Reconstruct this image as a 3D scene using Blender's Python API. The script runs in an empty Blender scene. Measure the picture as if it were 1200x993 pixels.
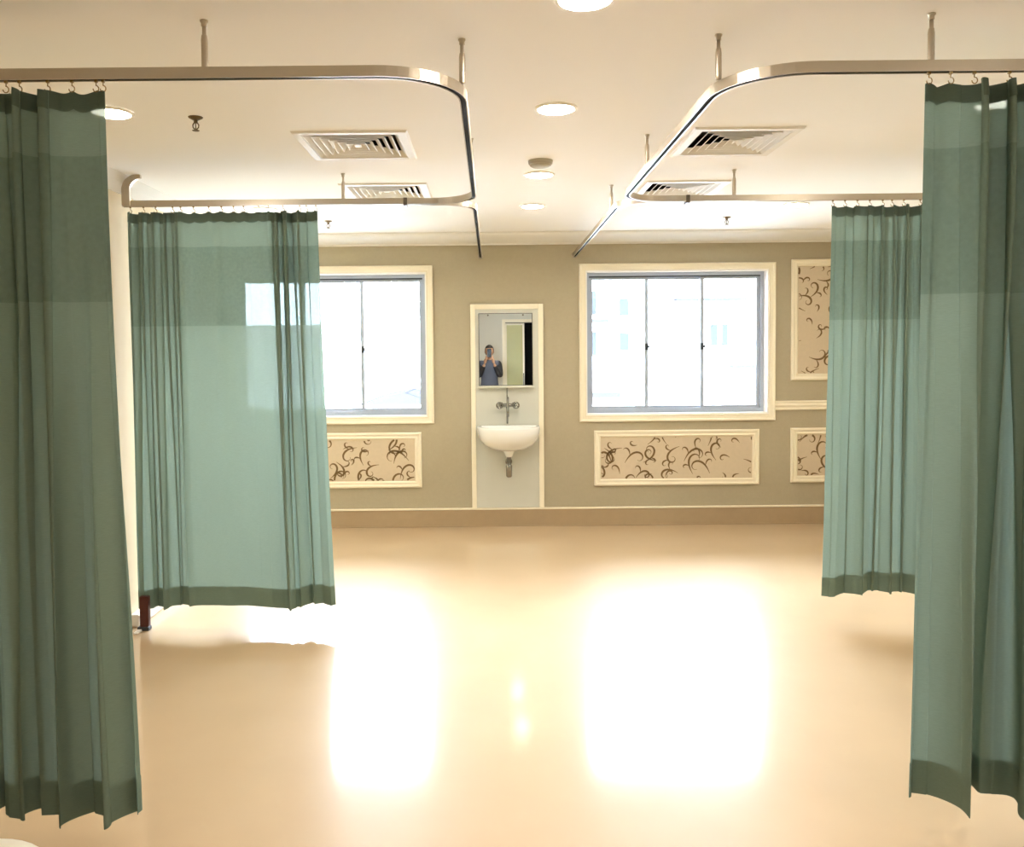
import bpy, bmesh, math, random
from mathutils import Vector, Matrix

# ------------------------------------------------------------------ camera / world / exposure
scene = bpy.context.scene
C = scene.collection
PI = math.pi

cam_d = bpy.data.cameras.new('camera')
cam = bpy.data.objects.new('camera', cam_d)
C.objects.link(cam)
cam_d.sensor_fit = 'HORIZONTAL'
cam_d.sensor_width = 36.0
cam_d.lens = 30.0                       # 1000 px focal length on a 1200 px wide frame
PITCH = 2.4                             # degrees below the horizon
cam_d.shift_x = 24 / 1200
cam_d.shift_y = -(82.5 - 1000 * math.tan(math.radians(PITCH))) / 1200
cam_d.clip_start = 0.02
cam_d.clip_end = 300
ROLL = math.radians(-0.55)
cam.matrix_world = (Matrix.Translation((0, 0, 1.6)) @
                    Matrix.Rotation(math.radians(90 - PITCH), 4, 'X') @
                    Matrix.Rotation(ROLL, 4, 'Z'))
scene.camera = cam

SKY = 56.0
world = bpy.data.worlds.new('overcast_sky')
scene.world = world
world.use_nodes = True
wb = world.node_tree.nodes['Background']
wb.inputs['Color'].default_value = (0.83, 0.94, 1.10, 1)
wb.inputs['Strength'].default_value = SKY

LAMP = 200.0                            # radiance of a downlight diffuser
LAMP_COL = (1.0, 0.92, 0.80, 1)

vs = scene.view_settings
vs.view_transform = 'Standard'
vs.look = 'None'
vs.gamma = 1
vs.use_curve_mapping = False
vs.exposure = 0.36

# ------------------------------------------------------------------ helpers
def srgb(r, g, b):
    def f(c):
        c /= 255.0
        return c / 12.92 if c <= 0.04045 else ((c + 0.055) / 1.055) ** 2.4
    return (f(r), f(g), f(b), 1)

def mat(name, col, rough=0.6, metal=0.0, noise=None, bump=None, spec=0.5, coat=0.0, coat_rough=0.08):
    """Principled material; noise=(scale, amount) varies the colour, bump=(scale, strength)."""
    m = bpy.data.materials.new(name)
    m.use_nodes = True
    nt = m.node_tree
    p = nt.nodes['Principled BSDF']
    p.inputs['Base Color'].default_value = col
    p.inputs['Roughness'].default_value = rough
    p.inputs['Metallic'].default_value = metal
    p.inputs['Specular IOR Level'].default_value = spec
    p.inputs['Coat Weight'].default_value = coat
    p.inputs['Coat Roughness'].default_value = coat_rough
    p.inputs['Coat IOR'].default_value = 1.42
    tc = nt.nodes.new('ShaderNodeTexCoord')
    if noise:
        n = nt.nodes.new('ShaderNodeTexNoise')
        n.inputs['Scale'].default_value = noise[0]
        n.inputs['Detail'].default_value = 5
        nt.links.new(tc.outputs['Object'], n.inputs['Vector'])
        mx = nt.nodes.new('ShaderNodeMix')
        mx.data_type = 'RGBA'
        a = noise[1]
        mx.inputs[6].default_value = tuple(c * (1 - a) for c in col[:3]) + (1,)
        mx.inputs[7].default_value = tuple(min(1, c * (1 + a)) for c in col[:3]) + (1,)
        nt.links.new(n.outputs['Fac'], mx.inputs[0])
        nt.links.new(mx.outputs[2], p.inputs['Base Color'])
    if bump:
        n2 = nt.nodes.new('ShaderNodeTexNoise')
        n2.inputs['Scale'].default_value = bump[0]
        n2.inputs['Detail'].default_value = 3
        nt.links.new(tc.outputs['Object'], n2.inputs['Vector'])
        b = nt.nodes.new('ShaderNodeBump')
        b.inputs['Strength'].default_value = bump[1]
        b.inputs['Distance'].default_value = 0.01
        nt.links.new(n2.outputs['Fac'], b.inputs['Height'])
        nt.links.new(b.outputs['Normal'], p.inputs['Normal'])
    return m

def cloth_mat(name, col, open_frac, transl, weave):
    """Woven cloth: diffuse + translucent threads, with the open fraction of the weave see-through."""
    m = bpy.data.materials.new(name)
    m.use_nodes = True
    nt = m.node_tree
    nt.nodes.clear()
    out = nt.nodes.new('ShaderNodeOutputMaterial')
    tc = nt.nodes.new('ShaderNodeTexCoord')
    n = nt.nodes.new('ShaderNodeTexNoise')
    n.inputs['Scale'].default_value = 60
    n.inputs['Detail'].default_value = 4
    mp = nt.nodes.new('ShaderNodeMapping')
    mp.inputs['Scale'].default_value = (1, 1, weave)
    nt.links.new(tc.outputs['Object'], mp.inputs['Vector'])
    nt.links.new(mp.outputs['Vector'], n.inputs['Vector'])
    mx = nt.nodes.new('ShaderNodeMix')
    mx.data_type = 'RGBA'
    mx.inputs[6].default_value = tuple(c * 0.86 for c in col[:3]) + (1,)
    mx.inputs[7].default_value = tuple(c * 1.14 for c in col[:3]) + (1,)
    nt.links.new(n.outputs['Fac'], mx.inputs[0])
    d = nt.nodes.new('ShaderNodeBsdfDiffuse')
    t = nt.nodes.new('ShaderNodeBsdfTranslucent')
    s = nt.nodes.new('ShaderNodeBsdfTransparent')
    s.inputs['Color'].default_value = (0.90, 1.0, 0.96, 1)
    nt.links.new(mx.outputs[2], d.inputs['Color'])
    nt.links.new(mx.outputs[2], t.inputs['Color'])
    m1 = nt.nodes.new('ShaderNodeMixShader')
    m1.inputs[0].default_value = transl
    nt.links.new(d.outputs[0], m1.inputs[1])
    nt.links.new(t.outputs[0], m1.inputs[2])
    m2 = nt.nodes.new('ShaderNodeMixShader')
    m2.inputs[0].default_value = open_frac
    nt.links.new(m1.outputs[0], m2.inputs[1])
    nt.links.new(s.outputs[0], m2.inputs[2])
    nt.links.new(m2.outputs[0], out.inputs['Surface'])
    return m

def glass_mat(name):
    m = bpy.data.materials.new(name)
    m.use_nodes = True
    nt = m.node_tree
    nt.nodes.clear()
    out = nt.nodes.new('ShaderNodeOutputMaterial')
    tr = nt.nodes.new('ShaderNodeBsdfTransparent')
    tr.inputs['Color'].default_value = (0.95, 0.97, 0.98, 1)
    gl = nt.nodes.new('ShaderNodeBsdfGlossy')
    gl.inputs['Roughness'].default_value = 0.02
    fr = nt.nodes.new('ShaderNodeFresnel')
    fr.inputs['IOR'].default_value = 1.45
    mx = nt.nodes.new('ShaderNodeMixShader')
    nt.links.new(fr.outputs[0], mx.inputs[0])
    nt.links.new(tr.outputs[0], mx.inputs[1])
    nt.links.new(gl.outputs[0], mx.inputs[2])
    nt.links.new(mx.outputs[0], out.inputs['Surface'])
    return m

def emit_mat(name, col, strength):
    m = bpy.data.materials.new(name)
    m.use_nodes = True
    nt = m.node_tree
    nt.nodes.clear()
    out = nt.nodes.new('ShaderNodeOutputMaterial')
    e = nt.nodes.new('ShaderNodeEmission')
    e.inputs['Color'].default_value = col
    e.inputs['Strength'].default_value = strength
    nt.links.new(e.outputs[0], out.inputs['Surface'])
    return m

M = {}
M['floor'] = mat('beige_sheet_vinyl', (0.55, 0.40, 0.245, 1), 0.42, noise=(2.2, 0.07), bump=(3.0, 0.012), spec=0.06, coat=1.0, coat_rough=0.102)
M['ceiling'] = mat('cream_ceiling_paint', (0.94, 0.915, 0.865, 1), 0.9, noise=(1.5, 0.015))
M['cornice'] = mat('white_cornice_paint', (0.82, 0.79, 0.72, 1), 0.75)
M['wallpaper'] = mat('khaki_wallpaper', (0.42, 0.36, 0.245, 1), 0.8, noise=(40, 0.05), bump=(140, 0.15))
M['side_wall'] = mat('pale_cream_wall_paint', srgb(232, 216, 184), 0.8, noise=(3, 0.02))
M['front_wall'] = mat('pale_grey_wall_paint', srgb(214, 212, 202), 0.8, noise=(3, 0.02))
M['trim'] = mat('cream_gloss_wood', srgb(240, 230, 205), 0.4, noise=(8, 0.015))
M['base'] = mat('brown_vinyl_skirting', (0.40, 0.29, 0.17, 1), 0.35, noise=(20, 0.06))
M['white_base'] = mat('white_skirting_paint', srgb(244, 240, 232), 0.35, noise=(8, 0.01))
M['maroon'] = mat('dark_maroon_wood', srgb(72, 26, 18), 0.4, noise=(14, 0.2))
M['alu'] = mat('grey_painted_aluminium', srgb(176, 184, 198), 0.4, 0.15, noise=(30, 0.03))
M['dark_alu'] = mat('dark_window_channel', srgb(58, 62, 70), 0.5, 0.4, noise=(30, 0.05))
M['latch'] = mat('black_latch_plastic', srgb(50, 55, 60), 0.45, noise=(30, 0.05))
M['glass'] = glass_mat('window_glass')
M['rail'] = mat('satin_aluminium_rail', srgb(190, 180, 164), 0.33, 0.85, noise=(25, 0.03))
M['slot'] = mat('dark_rail_collar', srgb(95, 86, 74), 0.5, 0.5, noise=(25, 0.05))
M['slot_dark'] = mat('painted_slot_shade', srgb(30, 28, 26), 0.8, noise=(25, 0.1), spec=0.1)  # near-black colour paints the shade inside the rail slot
M['hook'] = mat('brass_plated_wire', srgb(150, 125, 80), 0.35, 0.8, noise=(40, 0.05))
CL = (0.215, 0.285, 0.228, 1)
M['cloth'] = cloth_mat('sage_green_cloth', CL, 0.0025, 0.27, 12)
M['tape'] = cloth_mat('darker_curtain_header', tuple(c * .62 for c in CL[:3]) + (1,), 0.0, 0.25, 12)  # curtain green scaled darker for the doubled header band
M['net'] = cloth_mat('sage_green_netting', (0.17, 0.235, 0.188, 1), 0.016, 0.18, 1)
M['vent'] = mat('white_powder_coat', srgb(232, 226, 212), 0.5, noise=(12, 0.015))
M['duct'] = mat('dark_duct_lining', srgb(62, 58, 50), 0.9, noise=(12, 0.1))
M['lamp'] = emit_mat('lit_lamp_diffuser', LAMP_COL, LAMP)
M['lamp_ring'] = mat('white_lamp_trim', srgb(246, 240, 226), 0.45, noise=(12, 0.01))
M['detector'] = mat('grey_detector_plastic', srgb(170, 162, 142), 0.6, noise=(20, 0.03))
M['brass'] = mat('dull_brass', srgb(96, 78, 48), 0.45, 0.6, noise=(40, 0.08))
M['splash'] = mat('off_white_laminate', (.62, .61, .53, 1), 0.35, noise=(9, 0.03))
M['ceramic'] = mat('white_glazed_ceramic', srgb(240, 240, 236), 0.12, noise=(6, 0.008), coat=0.4)
M['chrome'] = mat('chrome', srgb(150, 150, 146), 0.14, 1.0, noise=(30, 0.02))
M['mirror'] = mat('mirror_silver', (0.86, 0.89, 0.86, 1), 0.0, 1.0)
M['panel_paper'] = mat('beige_panel_paper', srgb(206, 188, 160), 0.75, noise=(30, 0.06))
M['scroll'] = mat('brown_scroll_print', srgb(112, 86, 48), 0.7, noise=(26, 0.3))
M['building'] = mat('pale_render', srgb(250, 250, 250), 0.9, noise=(0.6, 0.03))
M['building_grey'] = mat('grey_concrete', (.0195, .0205, .022, 1), 0.9, noise=(0.6, 0.03), spec=0.0)
M['b_window'] = mat('blue_grey_glazing', (.0175, .0195, .0205, 1), 0.8, noise=(2, 0.1), spec=0.0)
M['b_roof'] = mat('slate_blue_roofing', (.019, .0185, .0215, 1), 0.9, noise=(3, 0.1), spec=0.0)
M['b_red'] = mat('red_sign_board', (.018, .007, .008, 1), 0.9, noise=(3, 0.05), spec=0.0)
M['ground'] = mat('pale_paving', srgb(225, 226, 224), 0.9, noise=(0.4, 0.05))
M['door_green'] = mat('frosted_green_glass', srgb(176, 172, 108), 0.3, noise=(4, 0.08))
M['dark_void'] = mat('painted_corridor_dark', srgb(40, 40, 38), 0.9, noise=(3, 0.1))  # darkness of the unlit corridor put into the wall colour
M['skin'] = mat('skin', srgb(205, 160, 130), 0.55, noise=(30, 0.04))
M['hair'] = mat('black_hair', srgb(22, 20, 20), 0.5, noise=(60, 0.2))
M['shirt'] = mat('grey_blue_knit', srgb(96, 102, 118), 0.9, noise=(50, 0.06))
M['vest'] = mat('charcoal_cardigan', srgb(46, 46, 50), 0.9, noise=(50, 0.08))
M['trousers'] = mat('black_trousers', srgb(30, 30, 34), 0.9, noise=(50, 0.08))
M['shoe'] = mat('black_shoe_leather', srgb(26, 24, 24), 0.4, noise=(30, 0.08))
M['phone'] = mat('black_phone_glass', srgb(12, 12, 14), 0.2, noise=(10, 0.05))
M['eye'] = mat('dark_eye', srgb(30, 22, 18), 0.2, noise=(40, 0.05))
M['lip'] = mat('lip_pink', srgb(165, 95, 88), 0.5, noise=(40, 0.05))
M['stool_top'] = mat('cream_vinyl_seat', srgb(243, 232, 208), 0.4, noise=(10, 0.02))

def obj(name, bm, m, parent=None, smooth=False, kind=None):
    me = bpy.data.meshes.new(name)
    bmesh.ops.recalc_face_normals(bm, faces=bm.faces)
    if smooth:
        for f in bm.faces:
            f.smooth = True
    bm.to_mesh(me)
    bm.free()
    me.materials.append(M[m])
    o = bpy.data.objects.new(name, me)
    C.objects.link(o)
    if parent:
        o.parent = parent
    if kind:
        o['kind'] = kind
    return o

def thing(name, label, cat, loc=(0, 0, 0), group=None):
    o = bpy.data.objects.new(name, None)
    o.empty_display_size = 0.1
    C.objects.link(o)
    o.location = loc
    o['label'] = label
    o['category'] = cat
    if group:
        o['group'] = group
    return o

def struct_root(name, loc=(0, 0, 0)):
    o = bpy.data.objects.new(name, None)
    C.objects.link(o)
    o.location = loc
    o['kind'] = 'structure'
    return o

def struct(name, bm, m, smooth=False):
    return obj(name, bm, m, None, smooth, 'structure')

def box(bm, x0, x1, y0, y1, z0, z1, bev=0.0):
    g = bmesh.ops.create_cube(bm, size=1.0)
    for v in g['verts']:
        v.co = Vector(((x0 + x1) / 2 + v.co.x * (x1 - x0), (y0 + y1) / 2 + v.co.y * (y1 - y0),
                       (z0 + z1) / 2 + v.co.z * (z1 - z0)))
    if bev:
        es = set()
        for v in g['verts']:
            es.update(v.link_edges)
        bmesh.ops.bevel(bm, geom=list(es), offset=bev, segments=2, profile=0.5, affect='EDGES')
    return bm

def B(*a, **k):
    bm = bmesh.new()
    return box(bm, *a, **k)

def loft(bm, rings, close_ring=True, cap0=True, cap1=True):
    vr = [[bm.verts.new(p) for p in r] for r in rings]
    n = len(vr[0])
    for a, b in zip(vr, vr[1:]):
        for i in range(n if close_ring else n - 1):
            j = (i + 1) % n
            bm.faces.new((a[i], a[j], b[j], b[i]))
    if cap0:
        bm.faces.new(vr[0][::-1])
    if cap1:
        bm.faces.new(vr[-1])
    return bm

def lathe(bm, prof, cx, cy, cz, n=32, axis='Z'):
    """prof = [(radius, height)] about a vertical (or Y) axis."""
    rings = []
    for r, h in prof:
        ring = []
        for i in range(n):
            a = 2 * PI * i / n
            c, s = max(r, 1e-4) * math.cos(a), max(r, 1e-4) * math.sin(a)
            ring.append((cx + c, cy + s, cz + h) if axis == 'Z' else (cx + c, cy + h, cz + s))
        rings.append(ring)
    return loft(bm, rings)

def tube(bm, pts, r, n=10, caps=True):
    pts = [Vector(p) for p in pts]
    rad = r if isinstance(r, (list, tuple)) else [r] * len(pts)
    rings = []
    nrm = None
    for i, p in enumerate(pts):
        t = ((pts[min(i + 1, len(pts) - 1)] - pts[max(i - 1, 0)])).normalized()
        if nrm is None:
            nrm = t.orthogonal().normalized()
        else:
            nrm = (nrm - t * nrm.dot(t))
            nrm = nrm.normalized() if nrm.length > 1e-6 else t.orthogonal().normalized()
        bn = t.cross(nrm)
        rings.append([p + (nrm * math.cos(2 * PI * k / n) + bn * math.sin(2 * PI * k / n)) * rad[i] for k in range(n)])
    return loft(bm, rings, True, caps, caps)

def torus(bm, c, R, r, axis='Y', n=24, m=8):
    vs_ = []
    for i in range(n):
        a = 2 * PI * i / n
        ring = []
        for j in range(m):
            b = 2 * PI * j / m
            rr = R + r * math.cos(b)
            u, v, w = rr * math.cos(a), rr * math.sin(a), r * math.sin(b)
            ring.append(bm.verts.new(Vector(c) + (Vector((u, w, v)) if axis == 'Y' else Vector((u, v, w)))))
        vs_.append(ring)
    for i in range(n):
        for j in range(m):
            bm.faces.new((vs_[i][j], vs_[(i + 1) % n][j], vs_[(i + 1) % n][(j + 1) % m], vs_[i][(j + 1) % m]))
    return bm

def slab(plane, u0, u1, v0, v1, w0, w1, holes):
    """Rectangular slab with rectangular holes. plane 'XZ' (a wall, w = Y) or 'XY' (a ceiling, w = Z)."""
    us = sorted({u0, u1} | {h[0] for h in holes} | {h[1] for h in holes})
    vs_ = sorted({v0, v1} | {h[2] for h in holes} | {h[3] for h in holes})
    bm = bmesh.new()
    cache = {}
    def V(u, v, w):
        k = (round(u, 5), round(v, 5), round(w, 5))
        if k not in cache:
            cache[k] = bm.verts.new((u, w, v) if plane == 'XZ' else (u, v, w))
        return cache[k]
    nu, nv = len(us) - 1, len(vs_) - 1
    solid = [[True] * nv for _ in range(nu)]
    for i in range(nu):
        for j in range(nv):
            cu, cv = (us[i] + us[i + 1]) / 2, (vs_[j] + vs_[j + 1]) / 2
            if any(h[0] < cu < h[1] and h[2] < cv < h[3] for h in holes):
                solid[i][j] = False
    for i in range(nu):
        for j in range(nv):
            if not solid[i][j]:
                continue
            a, b, c, d = us[i], us[i + 1], vs_[j], vs_[j + 1]
            bm.faces.new((V(a, c, w0), V(b, c, w0), V(b, d, w0), V(a, d, w0)))
            bm.faces.new((V(a, c, w1), V(a, d, w1), V(b, d, w1), V(b, c, w1)))
            if i == 0 or not solid[i - 1][j]:
                bm.faces.new((V(a, c, w0), V(a, d, w0), V(a, d, w1), V(a, c, w1)))
            if i == nu - 1 or not solid[i + 1][j]:
                bm.faces.new((V(b, c, w0), V(b, c, w1), V(b, d, w1), V(b, d, w0)))
            if j == 0 or not solid[i][j - 1]:
                bm.faces.new((V(a, c, w0), V(a, c, w1), V(b, c, w1), V(b, c, w0)))
            if j == nv - 1 or not solid[i][j + 1]:
                bm.faces.new((V(a, d, w0), V(b, d, w0), V(b, d, w1), V(a, d, w1)))
    return bm

def frame_xz(bm, x0, x1, z0, z1, w, prof):
    """Mitred picture-frame moulding on a wall facing -Y. prof = [(inset, y)] closed cross-section."""
    rings = []
    for cx, cz, sx, sz in ((x0, z0, 1, 1), (x1, z0, -1, 1), (x1, z1, -1, -1), (x0, z1, 1, -1)):
        rings.append([bm.verts.new((cx + sx * a * w, y, cz + sz * a * w)) for a, y in prof])
    n = len(prof)
    for k in range(4):
        p, q = rings[k], rings[(k + 1) % 4]
        for i in range(n):
            j = (i + 1) % n
            bm.faces.new((p[i], p[j], q[j], q[i]))
    return bm

# ------------------------------------------------------------------ room shell
XL, XR, YB, YF, ZC = -2.5, 3.5, 7.84, -1.2, 2.65
VENTS = [(-0.935, -0.385, 4.05, 4.62), (-0.935, -0.385, 5.29, 5.84),
         (0.965, 1.49, 4.05, 4.62), (0.965, 1.49, 5.29, 5.84)]
WIN = [(-2.36, -0.59, 1.02, 2.345), (0.87, 2.545, 1.02, 2.345)]
DOOR = (0.28, 1.20, 0.0, 2.20)

struct('floor', B(XL - .2, XR + .2, YF - 1.8, YB + .2, -0.12, 0), 'floor')
EPS = 0.028
struct('ceiling', slab('XY', XL - .2, XR + .2, YF - 1.8, YB + .2, ZC, ZC + .16,
                       [(a + EPS, b - EPS, c + EPS, d - EPS) for a, b, c, d in VENTS]), 'ceiling')
struct('wall_back', slab('XZ', XL - .2, XR + .2, 0, ZC, YB, YB + .2, WIN), 'wallpaper')
wl = struct('wall_left', B(XL - .2, XL, YF - .2, YB, 0, ZC), 'side_wall')
struct('wall_right', B(XR, XR + .2, YF - .2, YB, 0, ZC), 'side_wall')
struct('wall_front', slab('XZ', XL, XR, 0, ZC, YF - .2, YF, [DOOR]), 'front_wall')
# projecting pier of the left wall between the two bays, its moulding and its skirting
PX = -2.15
obj('pier', B(XL, PX, 4.45, 6.0, 0, ZC, bev=0.006), 'side_wall', wl)
bm = bmesh.new()
prof = [(0, 2.545), (0.012, 2.545), (0.018, 2.56), (0.03, 2.60), (0.05, ZC), (0, ZC)]
rr = [[(PX + a, y, z) for a, z in prof] for y in (4.45, 6.0)]
loft(bm, rr)
obj('moulding', bm, 'cornice', wl)
obj('skirting', B(PX, PX + .055, 4.98, 5.95, 0, 0.075, bev=0.008), 'white_base', wl)
t = struct_root('trim_1', (PX + .105, 4.94, 0))
obj('post', B(-0.022, 0.03, -0.02, 0.015, 0.02, 0.20, bev=0.004), 'maroon', t)
obj('foot', B(-0.034, 0.034, -0.03, 0.018, 0, 0.022, bev=0.004), 'latch', t)
obj('floor_plate', B(-0.03, -0.004, -0.09, -0.03, 0, 0.012, bev=0.004), 'white_base', t)

# cornice: a wide shallow cove along the back wall
bm = bmesh.new()
prof = [(YB, 2.585), (YB - .03, 2.585), (YB - .035, 2.597)]
for k in range(9):
    a = k / 8 * PI / 2
    prof.append((YB - .05 - .34 * math.sin(a) ** 1.2, 2.60 + .038 * (1 - math.cos(a))))
prof += [(YB - .41, 2.638), (YB - .41, ZC), (YB, ZC)]
loft(bm, [[(x, y, z) for y, z in prof] for x in (XL, XR)])
struct('trim_2', bm, 'cornice')

# back baseboard: brown vinyl with a cream bead along its top
b = struct('baseboard_back', B(XL, XR, YB - .014, YB, 0, 0.155), 'base')
obj('cap_bead', B(XL, XR, YB - .022, YB, 0.155, 0.172, bev=0.004), 'trim', b)
obj('floor_bead', B(XL, XR, YB - .022, YB - .014, 0.0, 0.010, bev=0.003), 'base', b)
b = struct('baseboard_left', B(XL, XL + .014, YF, 4.45, 0, 0.155), 'base')
obj('cap_bead', B(XL, XL + .022, YF, 4.45, 0.155, 0.172, bev=0.004), 'trim', b)
b = struct('baseboard_right', B(XR - .014, XR, YF, YB - .03, 0, 0.155), 'base')
obj('cap_bead', B(XR - .022, XR, YF, YB - .03, 0.155, 0.172, bev=0.004), 'trim', b)

# chair rail right of the window
bm = bmesh.new()
prof = [(0, 1.052), (0.016, 1.052), (0.02, 1.064), (0.014, 1.075), (0.026, 1.095), (0.014, 1.115), (0.02, 1.125), (0.016, 1.137), (0, 1.137)]
loft(bm, [[(x, YB - a, z) for a, z in prof] for x in (2.605, XR)])
struct('trim_3', bm, 'trim')

# ------------------------------------------------------------------ windows
def window(name, x0, x1, z0, z1):
    r = struct_root(name, ((x0 + x1) / 2, YB, z0))
    ox, oy, oz = r.location
    def L(bm):
        bmesh.ops.translate(bm, verts=bm.verts, vec=(-ox, -oy, -oz))
        return bm
    w = 0.062
    bm = bmesh.new()
    frame_xz(bm, x0 - w, x1 + w, z0 - w, z1 + w, w,
             [(0, YB), (0, YB - .018), (0.12, YB - .026), (0.3, YB - .022), (0.42, YB - .014), (0.8, YB - .012), (0.95, YB - .016), (1.0, YB - .010), (1.0, YB)])
    obj('casing', L(bm), 'trim', r)
    bm = bmesh.new()
    frame_xz(bm, x0, x1, z0, z1, 0.012, [(0, YB - .004), (0, YB + .12), (1, YB + .12), (1, YB - .004)])
    obj('reveal_lining', L(bm), 'white_base', r)
    a0, a1, b0, b1 = x0 + .012, x1 - .012, z0 + .012, z1 - .012
    bm = bmesh.new()
    frame_xz(bm, a0, a1, b0, b1, 0.03, [(0, YB + .10), (0, YB + .19), (1, YB + .19), (1, YB + .10)])
    obj('frame', L(bm), 'alu', r)
    obj('head_channel', L(B(a0 + .03, a1 - .03, YB + .108, YB + .125, b1 - .042, b1 - .03)), 'dark_alu', r)
    obj('sill_track', L(B(a0 + .03, a1 - .03, YB + .108, YB + .13, b0 + .03, b0 + .042)), 'alu', r)
    i0, i1, j0, j1 = a0 + .03, a1 - .03, b0 + .03, b1 - .03
    n = 3
    st = 0.034
    wd = (i1 - i0 + 2 * st) / n
    for k in range(n):
        s0 = i0 + k * (wd - st)
        s1 = s0 + wd
        yy = YB + (.125 if k % 2 == 0 else .155)
        bm = bmesh.new()
        frame_xz(bm, s0, s1, j0, j1, st, [(0, yy), (0, yy + .022), (1, yy + .022), (1, yy)])
        s = obj('sash', L(bm), 'alu', r)
        obj('pane', L(B(s0 + st, s1 - st, yy + .009, yy + .013, j0 + st, j1 - st)), 'glass', s)
        if k:
            zc = j0 + (j1 - j0) * 0.47
            bm = bmesh.new()
            lathe(bm, [(0.010, 0), (0.014, -.006), (0.014, -.016), (0.008, -.022)], s0 + st + .002, YB + .122, zc, 12, 'Y')
            box(bm, s0 + .004, s0 + st - .004, YB + .119, YB + .126, zc - .03, zc + .03)
            obj('latch', L(bm), 'latch', s)
    d = bpy.data.lights.new(name + '_portal', 'AREA')
    d.shape = 'RECTANGLE'
    d.size = x1 - x0
    d.size_y = z1 - z0
    d.cycles.is_portal = True
    p = bpy.data.objects.new(name + '_portal', d)
    C.objects.link(p)
    p.location = ((x0 + x1) / 2, YB + .21, (z0 + z1) / 2)
    p.rotation_euler = (-PI / 2, 0, 0)
window('window_1', *WIN[0])
window('window_2', *WIN[1])

# ------------------------------------------------------------------ door behind the camera (seen in the mirror)
r = struct_root('door_1', (DOOR[0], YF, 0))
def LD(bm):
    bmesh.ops.translate(bm, verts=bm.verts, vec=(-DOOR[0], -YF, 0))
    return bm
bm = bmesh.new()
box(bm, DOOR[0] - .06, DOOR[0], YF - .0, YF + .025, 0, DOOR[3] + .06)
box(bm, DOOR[1], DOOR[1] + .06, YF - .0, YF + .025, 0, DOOR[3] + .06)
box(bm, DOOR[0], DOOR[1], YF - .0, YF + .025, DOOR[3], DOOR[3] + .06)
obj('casing', LD(bm), 'trim', r)
lf = obj('door_leaf', LD(B(DOOR[0] + .002, DOOR[0] + .38, YF - .12, YF - .08, 0.01, DOOR[3] - .01)), 'trim', r)
obj('glazing', LD(B(DOOR[0] + .03, DOOR[0] + .345, YF - .085, YF - .075, 0.12, DOOR[3] - .05)), 'door_green', lf)
obj('pull_handle', LD(B(DOOR[0] + .352, DOOR[0] + .37, YF - .08, YF - .045, 0.95, 1.2, bev=.004)), 'chrome', lf)
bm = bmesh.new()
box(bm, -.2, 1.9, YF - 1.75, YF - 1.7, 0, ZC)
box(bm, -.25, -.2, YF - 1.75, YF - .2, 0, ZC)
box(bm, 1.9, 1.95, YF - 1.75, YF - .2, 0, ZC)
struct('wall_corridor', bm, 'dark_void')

# ------------------------------------------------------------------ curtain tracks
ZR = 2.486      # centre height of the rail
RH, RW = 0.0175, 0.013
def round_path(pts, rad, seg=12):
    out = [Vector(pts[0])]
    for i in range(1, len(pts) - 1):
        p, a, b = Vector(pts[i]), Vector(pts[i - 1]), Vector(pts[i + 1])
        u, v = (a - p).normalized(), (b - p).normalized()
        r_ = rad[i] if isinstance(rad, (list, tuple)) else rad
        c = p + (u + v) * r_
        for k in range(seg + 1):
            th = k / seg * PI / 2
            out.append(c - v * r_ * math.cos(th) - u * r_ * math.sin(th))
    out.append(Vector(pts[-1]))
    return out

def rail_mesh(path, prof=None):
    """C-section aluminium rail, slot at the bottom, swept along a horizontal path."""
    prof = prof or [(-RW, -RH), (-RW, RH), (RW, RH), (RW, -RH), (.009, -RH), (.009, -RH + .003), (RW - .002, -RH + .003), (RW - .002, RH - .003),
            (-RW + .002, RH - .003), (-RW + .002, -RH + .003), (-.009, -RH + .003), (-.009, -RH)]
    rings = []
    for i, p in enumerate(path):
        if i == 0:
            t_ = path[1] - p
        elif i == len(path) - 1:
            t_ = p - path[-2]
        else:
            t_ = (path[i + 1] - p).normalized() + (p - path[i - 1]).normalized()
        t_.normalize()
        n_ = Vector((t_.y, -t_.x, 0))
        rings.append([p + n_ * a + Vector((0, 0, h)) for a, h in prof])
    bm = bmesh.new()
    loft(bm, rings)
    return bm

def hanger(x, y, root):
    ox, oy, oz = root.location
    bm = bmesh.new()
    lathe(bm, [(0.0065, 0), (0.0065, ZC - ZR - .02)], x - ox, y - oy, ZR + RH - oz, 10)
    h = obj('hanger_rod', bm, 'rail', root, True)
    bm = bmesh.new()
    lathe(bm, [(0.0095, 0), (0.0105, .005), (0.0105, .085), (0.0085, .10), (0.0066, .102)], x - ox, y - oy, ZR + RH - oz, 12)
    obj('sleeve', bm, 'rail', h, True)
    bm = bmesh.new()
    lathe(bm, [(0.009, -.006), (0.009, .004), (0.0125, .008), (0.0125, .012)], x - ox, y - oy, ZC - .012 - oz, 14)
    obj('ceiling_flange', bm, 'rail', h, True)

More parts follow.
